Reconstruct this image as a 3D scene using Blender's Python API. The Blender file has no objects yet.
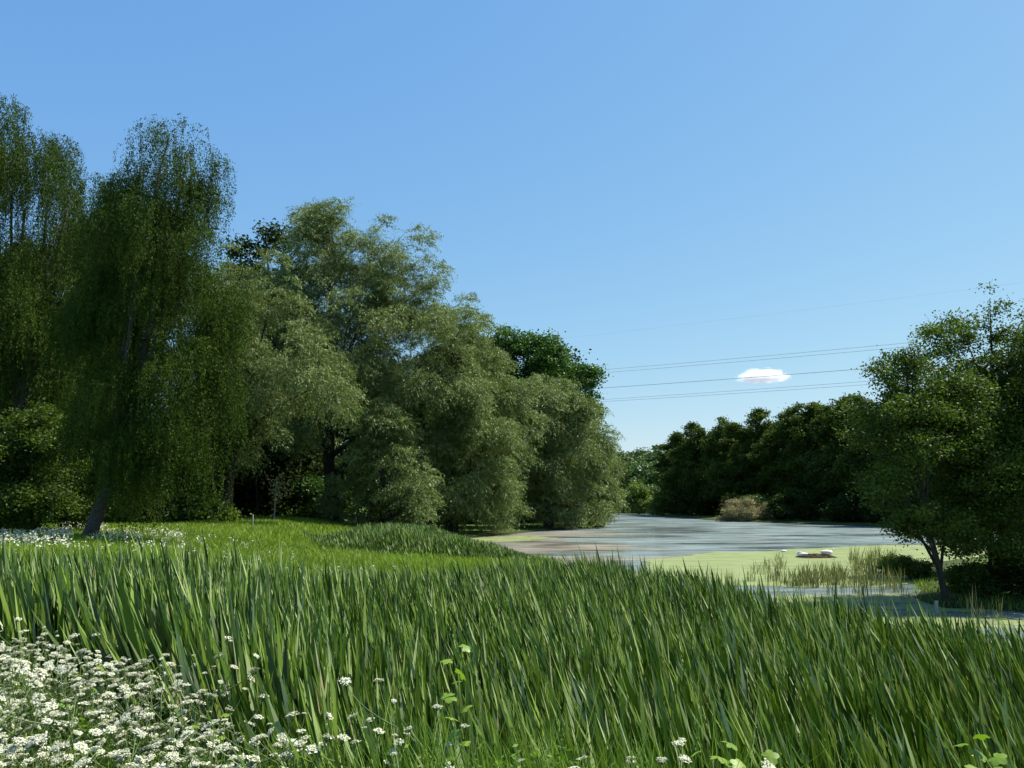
import bpy, math
import numpy as np
from mathutils import Vector

# ------------------------------------------------------------------ camera, sky, sun, exposure
SC = bpy.context.scene
COL = SC.collection
F, CX, CY, ZC = 835.0, 512.0, 384.0, 3.3          # focal length in pixels, optical centre, eye height above the water
PITCH = math.atan(114.0 / F)
cam = bpy.data.cameras.new('camera')
cam.sensor_width = 36.0; cam.lens = F * 36.0 / 1024.0
cam.clip_start = 0.05; cam.clip_end = 12000.0
camo = bpy.data.objects.new('camera', cam); COL.objects.link(camo)
camo.location = (0, 0, ZC); camo.rotation_euler = (math.pi / 2 + PITCH, 0, 0)
SC.camera = camo

SUN_EL, SUN_AZ = math.radians(57), math.radians(70)   # azimuth clockwise from the view direction (+Y)
world = bpy.data.worlds.new('World'); SC.world = world; world.use_nodes = True
wn = world.node_tree
bg = wn.nodes['Background']
sky = wn.nodes.new('ShaderNodeTexSky'); sky.sky_type = 'NISHITA'; sky.sun_disc = False
sky.sun_elevation = SUN_EL; sky.sun_rotation = SUN_AZ
sky.altitude = 0; sky.air_density = 1.0; sky.dust_density = 0.45; sky.ozone_density = 1.6
# the phone camera's rendering of a clear blue sky: each channel of the sky is graded on its own
SKY_S = 0.105
sepc = wn.nodes.new('ShaderNodeSeparateColor'); cmbc = wn.nodes.new('ShaderNodeCombineColor'); wn.links.new(sky.outputs[0], sepc.inputs[0])
for ch, (gm, k) in enumerate([(.89, .60), (.62, .605), (.24, .585)]):
    m0 = wn.nodes.new('ShaderNodeMath'); m0.operation = 'MULTIPLY'; m0.inputs[1].default_value = SKY_S
    m1 = wn.nodes.new('ShaderNodeMath'); m1.operation = 'POWER'; m1.inputs[1].default_value = gm
    m2 = wn.nodes.new('ShaderNodeMath'); m2.operation = 'MULTIPLY'; m2.inputs[1].default_value = k / SKY_S
    wn.links.new(sepc.outputs[ch], m0.inputs[0]); wn.links.new(m0.outputs[0], m1.inputs[0]); wn.links.new(m1.outputs[0], m2.inputs[0]); wn.links.new(m2.outputs[0], cmbc.inputs[ch])
wn.links.new(cmbc.outputs[0], bg.inputs[0]); bg.inputs[1].default_value = SKY_S
sun = bpy.data.lights.new('sun', 'SUN'); sun.energy = 5.0; sun.angle = math.radians(0.55); sun.color = (1.0, 0.95, 0.86)
suno = bpy.data.objects.new('sun', sun); COL.objects.link(suno)
sdir = Vector((math.sin(SUN_AZ) * math.cos(SUN_EL), math.cos(SUN_AZ) * math.cos(SUN_EL), math.sin(SUN_EL)))
suno.rotation_euler = sdir.to_track_quat('Z', 'Y').to_euler(); suno.location = (40, 10, 60)
SC.view_settings.view_transform = 'Standard'; SC.view_settings.look = 'None'
SC.view_settings.exposure = 0.75; SC.view_settings.gamma = 1.0; SC.view_settings.use_curve_mapping = False
SC.render.engine = 'CYCLES'
cy = SC.cycles
cy.max_bounces = 12; cy.diffuse_bounces = 1; cy.glossy_bounces = 2; cy.transmission_bounces = 3; cy.transparent_max_bounces = 4
cy.volume_bounces = 10; cy.use_denoising = True; cy.caustics_reflective = False; cy.caustics_refractive = False
cy.use_adaptive_sampling = True; cy.adaptive_threshold = 0.02

# ------------------------------------------------------------------ helpers
def at(px, py, Y):
    u, v = (px - CX) / F, (CY - py) / F
    c, s = math.cos(PITCH), math.sin(PITCH)
    t = Y / (c - v * s)
    return np.array((u * t, Y, ZC + t * (s + v * c)))

def wlen(n, Y): return n * Y / F                     # n pixels at depth Y in metres

def tag(o, label=None, cat=None, group=None, kind=None):
    if label: o['label'] = label
    if cat: o['category'] = cat
    if group: o['group'] = group
    if kind: o['kind'] = kind
    return o

def empty(name, loc, label, cat, group=None, rz=0.0):
    o = bpy.data.objects.new(name, None); COL.objects.link(o)
    o.location = tuple(loc); o.rotation_euler = (0, 0, rz); o.empty_display_size = 0.2
    return tag(o, label, cat, group)

def mesh(name, V, Fc, mat, rnd=None, smooth=False, nper=4, uv=None):
    """V (n,3); Fc (m,nper) faces; rnd one float per face"""
    V = np.ascontiguousarray(V, dtype=np.float32); Fc = np.ascontiguousarray(Fc, dtype=np.int32)
    me = bpy.data.meshes.new(name)
    me.vertices.add(len(V)); me.vertices.foreach_set('co', V.ravel())
    m, k = Fc.shape
    me.loops.add(m * k); me.loops.foreach_set('vertex_index', Fc.ravel())
    me.polygons.add(m)
    me.polygons.foreach_set('loop_start', np.arange(0, m * k, k, dtype=np.int32))
    if smooth: me.polygons.foreach_set('use_smooth', np.ones(m, dtype=bool))
    if rnd is not None:
        a = me.attributes.new('rnd', 'FLOAT', 'FACE'); a.data.foreach_set('value', np.asarray(rnd, dtype=np.float32))
    me.update(calc_edges=True)
    if mat: me.materials.append(mat)
    return me

def obj(name, me, parent=None, loc=None):
    o = bpy.data.objects.new(name, me); COL.objects.link(o)
    if parent is not None: o.parent = parent
    if loc is not None: o.location = tuple(loc)
    return o

def join(parts):
    """parts: list of (V, F, rnd) -> merged"""
    Vs, Fs, Rs, k = [], [], [], 0
    for V, Fc, R in parts:
        Vs.append(V); Fs.append(Fc + k); Rs.append(R if R is not None else np.zeros(len(Fc))); k += len(V)
    return np.concatenate(Vs), np.concatenate(Fs), np.concatenate(Rs)

def unit(a): return a / np.maximum(np.linalg.norm(a, axis=-1, keepdims=True), 1e-9)

def tube(P, R, n=7, flat=1.0):
    """closed tapered tube along points"""
    P = np.asarray(P, float); R = np.asarray(R, float); m = len(P)
    T = unit(np.gradient(P, axis=0))
    up = np.array((0.13, 0.21, 0.97))
    if abs(np.dot(unit(P[-1] - P[0]), up)) > 0.9: up = np.array((0.97, 0.2, 0.1))
    A = unit(np.cross(T, up)); B = np.cross(A, T)
    th = np.linspace(0, 2 * math.pi, n, endpoint=False)
    ring = P[:, None, :] + R[:, None, None] * (np.cos(th)[None, :, None] * A[:, None, :] + flat * np.sin(th)[None, :, None] * B[:, None, :])
    V = ring.reshape(-1, 3)
    i = np.arange(m - 1)[:, None] * n; j = np.arange(n)[None, :]; jn = (j + 1) % n
    Fc = np.stack([i + j, i + jn, i + n + jn, i + n + j], -1).reshape(-1, 4)
    V = np.concatenate([V, P[:1], P[-1:]])
    a, b = m * n, m * n + 1
    jj = np.arange(0, n, 1); e = (m - 1) * n
    caps = np.concatenate([np.stack([np.full(n, a), (jj + 1) % n, jj, jj], -1), np.stack([np.full(n, b), e + jj, e + (jj + 1) % n, e + (jj + 1) % n], -1)])
    # degenerate quads are avoided by splitting the caps as pairs
    if n % 2 == 0:
        k = np.arange(0, n, 2)
        caps = np.concatenate([np.stack([np.full(len(k), a), (k + 2) % n, (k + 1) % n, k], -1), np.stack([np.full(len(k), b), e + k, e + k + 1, e + (k + 2) % n], -1)])
        Fc = np.concatenate([Fc, caps])
    return V, Fc, np.zeros(len(Fc))

def bez(a, b, c, n=8):
    t = np.linspace(0, 1, n)[:, None]
    return (1 - t) ** 2 * a + 2 * t * (1 - t) * b + t ** 2 * c

def cards(rng, P, D, Ln, Wd, rnd):
    """rhombus leaves centred on P pointing along D"""
    n = len(P); D = unit(D)
    S = unit(np.cross(D, rng.normal(size=(n, 3))))
    Ln = np.broadcast_to(Ln, (n,))[:, None]; Wd = np.broadcast_to(Wd, (n,))[:, None]
    V = np.stack([P - D * Ln * .5, P + S * Wd * .5 - D * Ln * .05, P + D * Ln * .5, P - S * Wd * .5 - D * Ln * .05], 1).reshape(-1, 3)
    return V, np.arange(4 * n).reshape(n, 4), np.broadcast_to(rnd, (n,)).copy()

# ------------------------------------------------------------------ materials
def new_mat(name):
    m = bpy.data.materials.new(name); m.use_nodes = True
    nt = m.node_tree; nt.nodes.clear()
    return m, nt

def ramp(nt, stops):
    r = nt.nodes.new('ShaderNodeValToRGB'); e = r.color_ramp.elements
    while len(e) < len(stops): e.new(0.5)
    for k, (p, c) in enumerate(stops): e[k].position = p; e[k].color = (*c, 1)
    return r

def leaf_mat(name, stops, trans=0.3, rough=0.5, spec=0.35, tcol=(1.25, 1.35, 0.55)):
    m, nt = new_mat(name); N, K = nt.nodes, nt.links
    a = N.new('ShaderNodeAttribute'); a.attribute_name = 'rnd'
    r = ramp(nt, stops); K.new(a.outputs['Fac'], r.inputs[0])
    p = N.new('ShaderNodeBsdfPrincipled'); p.inputs['Roughness'].default_value = rough
    p.inputs['Specular IOR Level'].default_value = spec
    K.new(r.outputs[0], p.inputs['Base Color'])
    mul = N.new('ShaderNodeMix'); mul.data_type = 'RGBA'; mul.blend_type = 'MULTIPLY'; mul.inputs[0].default_value = 1
    K.new(r.outputs[0], mul.inputs[6]); mul.inputs[7].default_value = (*tcol, 1)
    t = N.new('ShaderNodeBsdfTranslucent'); K.new(mul.outputs[2], t.inputs[0])
    mx = N.new('ShaderNodeMixShader'); mx.inputs[0].default_value = trans
    K.new(p.outputs[0], mx.inputs[1]); K.new(t.outputs[0], mx.inputs[2])
    o = N.new('ShaderNodeOutputMaterial'); K.new(mx.outputs[0], o.inputs[0])
    return m

def rough_mat(name, ca, cb, scale=8.0, rough=0.9, bump=0.3, stretch=(1, 1, 1)):
    m, nt = new_mat(name); N, K = nt.nodes, nt.links
    tc = N.new('ShaderNodeTexCoord'); mp = N.new('ShaderNodeMapping'); mp.inputs['Scale'].default_value = stretch
    K.new(tc.outputs['Object'], mp.inputs[0])
    no = N.new('ShaderNodeTexNoise'); no.inputs['Scale'].default_value = scale; no.inputs['Detail'].default_value = 6
    K.new(mp.outputs[0], no.inputs[0])
    r = ramp(nt, [(0.3, ca), (0.7, cb)]); K.new(no.outputs['Fac'], r.inputs[0])
    p = N.new('ShaderNodeBsdfPrincipled'); p.inputs['Roughness'].default_value = rough; p.inputs['Specular IOR Level'].default_value = 0.2
    K.new(r.outputs[0], p.inputs['Base Color'])
    b = N.new('ShaderNodeBump'); b.inputs['Strength'].default_value = bump; b.inputs['Distance'].default_value = 0.05
    K.new(no.outputs['Fac'], b.inputs['Height']); K.new(b.outputs[0], p.inputs['Normal'])
    o = N.new('ShaderNodeOutputMaterial'); K.new(p.outputs[0], o.inputs[0])
    return m

M = {}
M['birch'] = leaf_mat('birch_leaves', [(0, (.014, .032, .004)), (.5, (.044, .080, .009)), (1, (.115, .170, .022))], .28, .6, .12)
M['willow'] = leaf_mat('willow_leaves', [(0, (.070, .105, .027)), (.5, (.172, .224, .066)), (1, (.290, .345, .132))], .28, .5, .3, (1.1, 1.2, .6))
M['oak'] = leaf_mat('oak_leaves', [(0, (.028, .068, .014)), (.5, (.055, .125, .020)), (1, (.095, .190, .030))], .30, .45)
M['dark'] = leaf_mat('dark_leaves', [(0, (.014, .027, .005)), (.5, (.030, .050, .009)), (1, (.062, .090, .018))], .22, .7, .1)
M['alder'] = leaf_mat('alder_leaves', [(0, (.022, .040, .007)), (.5, (.056, .088, .015)), (1, (.135, .185, .032))], .28, .65, .1)
M['near_alder'] = leaf_mat('near_alder_leaves', [(0, (.026, .050, .007)), (.5, (.062, .105, .012)), (1, (.120, .180, .020))], .34, .55, .25)
M['yellow'] = leaf_mat('yellow_green_leaves', [(0, (.070, .110, .018)), (.5, (.125, .185, .026)), (1, (.190, .260, .040))], .35, .5)
M['wood'] = leaf_mat('distant_leaves', [(0, (.040, .075, .022)), (.5, (.070, .120, .030)), (1, (.120, .180, .045))], .25, .5)
M['dry'] = leaf_mat('dry_twigs', [(0, (.19, .165, .065)), (.5, (.34, .305, .13)), (1, (.48, .44, .22))], .15, .8, .2, (1, 1, 1))
M['blade'] = leaf_mat('cattail_blades', [(0, (.008, .023, .002)), (.38, (.053, .118, .007)), (.74, (.190, .282, .040)), (.94, (.34, .41, .19)), (1, (.30, .28, .16))], .12, .36, .42, (1.3, 1.3, .4))  # darkest stop paints in shade, pale stops sun highlights; last is dead straw
M['reed'] = leaf_mat('water_reeds', [(0, (.055, .090, .020)), (.35, (.110, .150, .040)), (.65, (.22, .20, .09)), (1, (.36, .31, .19))], .25, .5)
M['grass'] = leaf_mat('meadow_grass', [(0, (.10, .17, .014)), (.5, (.18, .275, .020)), (1, (.26, .36, .05))], .35, .5)
M['herb'] = leaf_mat('herb_leaves', [(0, (.055, .115, .012)), (.5, (.13, .23, .020)), (1, (.24, .35, .04))], .35, .45)
M['stem'] = leaf_mat('flower_stems', [(0, (.09, .15, .035)), (.5, (.15, .22, .06)), (1, (.22, .28, .10))], .2, .5)
M['flower'] = leaf_mat('white_petals', [(0, (.42, .48, .22)), (.3, (.66, .66, .46)), (1, (.82, .81, .68))], .25, .6, .2, (1, 1, .95))
M['bark'] = rough_mat('dark_bark', (.020, .016, .012), (.060, .050, .038), 6, .95, .5, (4, 4, .8))
M['birch_bark'] = rough_mat('birch_bark', (.03, .025, .02), (.11, .10, .085), 5, .9, .5, (2, 2, 5))
M['pale_bark'] = rough_mat('weathered_wood', (.22, .20, .16), (.38, .35, .29), 20, .9, .3, (6, 6, 1))
M['swan'] = rough_mat('white_plumage', (.74, .74, .72), (.86, .86, .85), 30, .8, .1)
M['beak'] = rough_mat('orange_beak', (.55, .20, .04), (.65, .25, .05), 20, .5, .05)
M['nest'] = leaf_mat('dead_reed_litter', [(0, (.10, .065, .035)), (.5, (.20, .135, .08)), (1, (.32, .24, .15))], .1, .9, .1, (1, 1, 1))
M['cable'] = rough_mat('weathered_aluminium', (.20, .22, .25), (.26, .28, .31), 1, .6, 0)

def water_material():
    m, nt = new_mat('pond_water'); N, K = nt.nodes, nt.links
    g = N.new('ShaderNodeNewGeometry')
    def noise(scale, stretch, det=4, rough=.55, loc=(0, 0, 0)):
        mp = N.new('ShaderNodeMapping'); mp.inputs['Scale'].default_value = stretch; mp.inputs['Location'].default_value = loc
        K.new(g.outputs['Position'], mp.inputs[0])
        n = N.new('ShaderNodeTexNoise'); n.inputs['Scale'].default_value = scale; n.inputs['Detail'].default_value = det; n.inputs['Roughness'].default_value = rough
        K.new(mp.outputs[0], n.inputs[0]); return n.outputs['Fac']
    film = ramp(nt, [(.40, (0, 0, 0)), (.50, (1, 1, 1))]); K.new(noise(.16, (.40, 1.0, 1), 6, .62, (3, 5, 0)), film.inputs[0])
    fil2 = ramp(nt, [(.36, (.30,) * 3), (.62, (1, 1, 1))]); K.new(noise(1.1, (.25, 1, 1), 5, .6), fil2.inputs[0])
    mul = N.new('ShaderNodeMath'); mul.operation = 'MULTIPLY'; K.new(film.outputs[0], mul.inputs[0]); K.new(fil2.outputs[0], mul.inputs[1])
    sc = N.new('ShaderNodeMath'); sc.operation = 'MULTIPLY_ADD'; sc.inputs[1].default_value = .68; sc.inputs[2].default_value = .16; K.new(mul.outputs[0], sc.inputs[0])
    # pinkish pollen scum drifting along the willow shore
    sp = N.new('ShaderNodeSeparateXYZ'); K.new(g.outputs['Position'], sp.inputs[0])
    col = ramp(nt, [(.35, (.17, .225, .225)), (.7, (.28, .335, .315))]); K.new(noise(.5, (.3, 1, 1), 5), col.inputs[0])
    scum = ramp(nt, [(.44, (0, 0, 0)), (.54, (1, 1, 1))])
    # mask: x < 16, y > 55
    mx = N.new('ShaderNodeMapRange'); mx.inputs[1].default_value = 18; mx.inputs[2].default_value = 4; K.new(sp.outputs[0], mx.inputs[0])
    ms = N.new('ShaderNodeMath'); ms.operation = 'MULTIPLY_ADD'; ms.inputs[1].default_value = .17; ms.inputs[2].default_value = -.03
    K.new(mx.outputs[0], ms.inputs[0])
    ad = N.new('ShaderNodeMath'); ad.operation = 'ADD'; K.new(noise(.25, (.25, 1, 1), 5, .6, (9, 2, 0)), ad.inputs[0]); K.new(ms.outputs[0], ad.inputs[1])
    sub = N.new('ShaderNodeMath'); sub.operation = 'SUBTRACT'; sub.inputs[1].default_value = .12; K.new(ad.outputs[0], sub.inputs[0])
    K.new(sub.outputs[0], scum.inputs[0])
    cm = N.new('ShaderNodeMix'); cm.data_type = 'RGBA'; K.new(scum.outputs[0], cm.inputs[0]); K.new(col.outputs[0], cm.inputs[6]); cm.inputs[7].default_value = (.27, .245, .195, 1)
    d = N.new('ShaderNodeBsdfDiffuse'); K.new(cm.outputs[2], d.inputs[0])
    p = N.new('ShaderNodeBsdfPrincipled'); p.inputs['Base Color'].default_value = (.018, .026, .020, 1); p.inputs['Roughness'].default_value = .10
    p.inputs['IOR'].default_value = 1.33
    b = N.new('ShaderNodeBump'); b.inputs['Strength'].default_value = .35; b.inputs['Distance'].default_value = .02
    K.new(noise(5.0, (.6, 1, 1), 3), b.inputs['Height']); K.new(b.outputs[0], p.inputs['Normal'])
    mxs = N.new('ShaderNodeMixShader'); K.new(sc.outputs[0], mxs.inputs[0]); K.new(p.outputs[0], mxs.inputs[1]); K.new(d.outputs[0], mxs.inputs[2])
    o = N.new('ShaderNodeOutputMaterial'); K.new(mxs.outputs[0], o.inputs[0])
    return m

def weed_material():
    m, nt = new_mat('duckweed'); N, K = nt.nodes, nt.links
    g = N.new('ShaderNodeNewGeometry')
    n = N.new('ShaderNodeTexNoise'); n.inputs['Scale'].default_value = .9; n.inputs['Detail'].default_value = 8; n.inputs['Roughness'].default_value = .7
    mp = N.new('ShaderNodeMapping'); mp.inputs['Scale'].default_value = (.5, 1, 1); K.new(g.outputs['Position'], mp.inputs[0]); K.new(mp.outputs[0], n.inputs[0])
    r = ramp(nt, [(.3, (.125, .160, .060)), (.5, (.195, .235, .085)), (.72, (.25, .285, .125))]); K.new(n.outputs['Fac'], r.inputs[0])
    p = N.new('ShaderNodeBsdfPrincipled'); p.inputs['Roughness'].default_value = .7; p.inputs['Specular IOR Level'].default_value = .15
    K.new(r.outputs[0], p.inputs['Base Color'])
    o = N.new('ShaderNodeOutputMaterial'); K.new(p.outputs[0], o.inputs[0])
    return m

def ground_material():
    m, nt = new_mat('meadow_soil'); N, K = nt.nodes, nt.links
    g = N.new('ShaderNodeNewGeometry')
    n = N.new('ShaderNodeTexNoise'); n.inputs['Scale'].default_value = .35; n.inputs['Detail'].default_value = 9; n.inputs['Roughness'].default_value = .7
    K.new(g.outputs['Position'], n.inputs[0])
    r = ramp(nt, [(.3, (.045, .075, .016)), (.55, (.085, .14, .025)), (.75, (.12, .17, .04))]); K.new(n.outputs['Fac'], r.inputs[0])
    # wet mud near the water line
    sp = N.new('ShaderNodeSeparateXYZ'); K.new(g.outputs['Position'], sp.inputs[0])
    mr = N.new('ShaderNodeMapRange'); mr.inputs[1].default_value = .04; mr.inputs[2].default_value = .3; K.new(sp.outputs[2], mr.inputs[0])
    cm = N.new('ShaderNodeMix'); cm.data_type = 'RGBA'; K.new(mr.outputs[0], cm.inputs[0]); cm.inputs[6].default_value = (.030, .034, .014, 1); K.new(r.outputs[0], cm.inputs[7])
    p = N.new('ShaderNodeBsdfPrincipled'); p.inputs['Roughness'].default_value = .95; p.inputs['Specular IOR Level'].default_value = .1
    K.new(cm.outputs[2], p.inputs['Base Color'])
    b = N.new('ShaderNodeBump'); b.inputs['Strength'].default_value = .6; b.inputs['Distance'].default_value = .1
    K.new(n.outputs['Fac'], b.inputs['Height']); K.new(b.outputs[0], p.inputs['Normal'])
    o = N.new('ShaderNodeOutputMaterial'); K.new(p.outputs[0], o.inputs[0])
    return m

# ------------------------------------------------------------------ terrain
# outline of the pond at the water line (metres, camera at the origin, looking along +Y)
POND = np.array([(1.5, 20), (3.2, 30), (2.9, 40), (1.2, 48), (-2.5, 56), (-6.0, 63), (-1.0, 76), (3.5, 86), (10.5, 96), (13, 115), (15, 150), (18, 178), (31, 176), (27.5, 158),
                 (29, 135), (30.5, 121), (34.5, 112), (42, 98), (47, 84), (40, 68), (31, 52), (21.5, 44), (16.5, 36), (14.8, 31), (13.3, 28.6), (12.9, 25.9), (17, 24.2),
                 (30, 23), (34, 12), (22, 6), (10.5, 7.0), (6.0, 11.5), (2, 16)], float)

def sdist(x, y, poly=POND):
    """signed distance to the outline, negative inside"""
    x = np.asarray(x, float); y = np.asarray(y, float)
    d = np.full(x.shape, 1e9); ins = np.zeros(x.shape, bool)
    n = len(poly)
    for i in range(n):
        ax, ay = poly[i]; bx, by = poly[(i + 1) % n]
        ex, ey = bx - ax, by - ay
        t = np.clip(((x - ax) * ex + (y - ay) * ey) / (ex * ex + ey * ey), 0, 1)
        d = np.minimum(d, np.hypot(x - ax - t * ex, y - ay - t * ey))
        c = ((ay > y) != (by > y))
        xi = ax + (y - ay) / (by - ay if abs(by - ay) > 1e-9 else 1e-9) * ex
        ins ^= c & (x < xi)
    return np.where(ins, -d, d)

def sstep(a, b, v):
    t = np.clip((v - a) / (b - a), 0, 1); return t * t * (3 - 2 * t)

def ground_z(x, y):
    x = np.asarray(x, float); y = np.asarray(y, float)
    d = sdist(x, y)
    z = np.where(d < 0, np.maximum(d * .35, -.9), .30 * (1 - np.exp(-np.maximum(d, 0) / 1.6)))
    left = sstep(-5.5, -17, x + .06 * (y - 30)) * sstep(5, 22, y) * (1 - .35 * sstep(70, 140, y))
    z = z + 1.05 * left * (d > 0)
    near = np.exp(-(np.hypot(x, y * 1.0) / 4.6) ** 2) * 1.35 + .35 * sstep(-1, -7, x) * np.exp(-((y - 7) / 9) ** 2)
    z = z + near * (d > 0)
    far = np.maximum(np.hypot(x, y) - 210, 0)
    z = z + np.minimum(far * .05, 22)
    z = z + (.05 * np.sin(x * .9 + 1) * np.sin(y * .7) + .03 * np.sin(x * 2.3) * np.cos(y * 1.9 + 2)) * sstep(.3, 2, d)
    return z

def axis(lo, hi, n, c=10.0):
    a, b = math.asinh(lo / c), math.asinh(hi / c)
    return np.sinh(np.linspace(a, b, n)) * c
gx, gy = axis(-1500, 1500, 320), axis(-200, 1500, 300)
X, Yg = np.meshgrid(gx, gy)
V = np.stack([X, Yg, ground_z(X, Yg)], -1).reshape(-1, 3)
ny, nx = X.shape
i = (np.arange(ny - 1)[:, None] * nx + np.arange(nx - 1)[None, :]).ravel()
o = obj('ground', mesh('ground', V, np.stack([i, i + 1, i + nx + 1, i + nx], -1), ground_material(), smooth=True)); tag(o, kind='structure')
xs, ys = np.linspace(-40, 120, 41), np.linspace(2, 190, 48)
X, Yg = np.meshgrid(xs, ys); V = np.stack([X, Yg, X * 0], -1).reshape(-1, 3); ny, nx = X.shape
i = (np.arange(ny - 1)[:, None] * nx + np.arange(nx - 1)[None, :]).ravel()
o = obj('water', mesh('water', V, np.stack([i, i + 1, i + nx + 1, i + nx], -1), water_material())); tag(o, kind='structure')

# smooth value noise for placing things
def vnoise(x, y, s=1.0, seed=0):
    r = np.random.default_rng(seed); out = 0
    for k in range(7):
        a = r.uniform(0, 6.28); fq = s * (0.6 + 1.9 * r.random()) * (1.6 ** (k / 2)); ph = r.uniform(0, 6.28)
        out = out + np.sin((x * math.cos(a) + y * math.sin(a)) * fq + ph) / (1 + .35 * k)
    return out / 3.2

# ------------------------------------------------------------------ duckweed sheets on the water
def weed_sheet(name, poly, step, seed, holes=.75):
    poly = np.array(poly, float)
    x = np.arange(poly[:, 0].min() - 1, poly[:, 0].max() + 1, step); y = np.arange(poly[:, 1].min() - 1, poly[:, 1].max() + 1, step)
    X, Y = np.meshgrid(x, y); d = sdist(X, Y, poly)
    n = vnoise(X * .6, Y * 1.3, .9, seed) + .6 * vnoise(X, Y * 2, 4, seed + 1)
    keep = (d + .55 * n < 0) & ~((vnoise(X * .5, Y * 1.5, 1.7, seed + 5) + .4 * vnoise(X, Y * 2, 7, seed + 8) > holes) )
    ny, nx = X.shape
    V = np.stack([X, Y, np.full(X.shape, .006)], -1).reshape(-1, 3)
    rng = np.random.default_rng(seed); V[:, :2] += rng.uniform(-.35, .35, (len(V), 2)) * step
    i = (np.arange(ny - 1)[:, None] * nx + np.arange(nx - 1)[None, :])
    i = i[keep[:-1, :-1]].ravel()
    Fc = np.stack([i, i + 1, i + nx + 1, i + nx], -1)
    u, inv = np.unique(Fc, return_inverse=True)
    return V[u], inv.reshape(-1, 4)
def gp(px, py):
    Y = ZC * F / (py - 498.0)
    for _ in range(4):
        w = at(px, py, Y); Y = Y * (ZC / (ZC - w[2]))
    w = at(px, py, Y); return (w[0], w[1])
weeds = [
    ('main', [gp(640, 560), gp(690, 556), gp(700, 553), gp(770, 551), gp(820, 548), gp(880, 545), gp(960, 546), gp(1000, 552), gp(1000, 585), gp(905, 583), gp(880, 587), gp(810, 588), gp(740, 587), gp(650, 580)], .16),
    ('channel', [gp(760, 596), gp(850, 595), gp(900, 593), gp(940, 602), gp(1000, 609), gp(960, 612), gp(860, 606), gp(780, 603)], .12),
    ('strip', [gp(900, 618), gp(940, 616.5), gp(1030, 617), gp(1060, 628), gp(1000, 628), gp(930, 632), gp(840, 622)], .10),
    ('shore', [gp(430, 538), gp(470, 537), gp(520, 536), gp(560, 538), gp(520, 541), gp(440, 543)], .2)]
wm = weed_material()
parts = []
for k, (nm, poly, st) in enumerate(weeds):
    V, Fc = weed_sheet(nm, poly, st, 11 + k, .92 if nm == 'main' else .6); parts.append((V, Fc, None))
V, Fc, R = join(parts)
o = obj('duckweed', mesh('duckweed', V, Fc, wm)); tag(o, 'pale green duckweed carpet floating on the pond', 'duckweed', kind='stuff')

# ------------------------------------------------------------------ trees
def lobe(px, py, rx, ry, Y, dep=None):
    c = at(px, py, Y); a = wlen(rx, Y); return (c, np.array((a, dep if dep else a * .9, wlen(ry, Y))))

def grow(lobes, k, up):
    return [(c + np.array((0, 0, up)), r * k) for c, r in lobes]

def crown_points(rng, lobes, n, inner=.22, low=-1.0, wob=.14, sub=.36):
    """foliage centres: every lobe carries smaller billows, the foliage sits on the billows' outer shells"""
    area = np.array([(l[1][0] * l[1][1] * l[1][2]) ** (2 / 3) for l in lobes]); w = area / area.sum()
    LC = np.array([l[0] for l in lobes]); LR = np.array([l[1] for l in lobes])
    ns = max(int(9 * len(lobes) * (.36 / sub) ** 2), 8)
    k = rng.choice(len(lobes), size=ns * 3, p=w)
    d = unit(rng.normal(size=(len(k), 3)) + np.array((0, 0, .15)))
    S = LC[k] + LR[k] * d * rng.uniform(.55, .98, len(k))[:, None]
    keep = np.ones(len(k), bool)
    for j in range(len(lobes)):
        keep &= ~((np.linalg.norm((S - LC[j]) / LR[j], axis=1) < .5) & (k != j))
    S, k, d = S[keep][:ns], k[keep][:ns], d[keep][:ns]
    rs = (LR[k].mean(1) * rng.uniform(.6, 1.35, len(k)) * sub)
    q = rng.choice(len(S), size=n * 2, p=rs ** 2 / (rs ** 2).sum())
    e = unit(rng.normal(size=(len(q), 3)) + np.array((0, 0, .25)) + d[q] * .35)
    f = np.where(rng.random(len(q)) < inner, rng.uniform(0, .7, len(q)), rng.uniform(.75, 1.05, len(q)))
    P = S[q] + e * np.array((1.05, 1.05, .85)) * (rs[q] * f)[:, None]
    D = unit(e * .6 + d[q])
    ok = D[:, 2] > low
    # a share of the foliage fills the middle of the crown
    m = int(n * inner * .5); kk = rng.choice(len(lobes), size=m, p=w); dd = unit(rng.normal(size=(m, 3)))
    P = np.concatenate([LC[kk] + LR[kk] * dd * rng.uniform(.1, .7, m)[:, None], P[ok][:n - m]]); D = np.concatenate([dd, D[ok][:n - m]])
    return P, D

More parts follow.
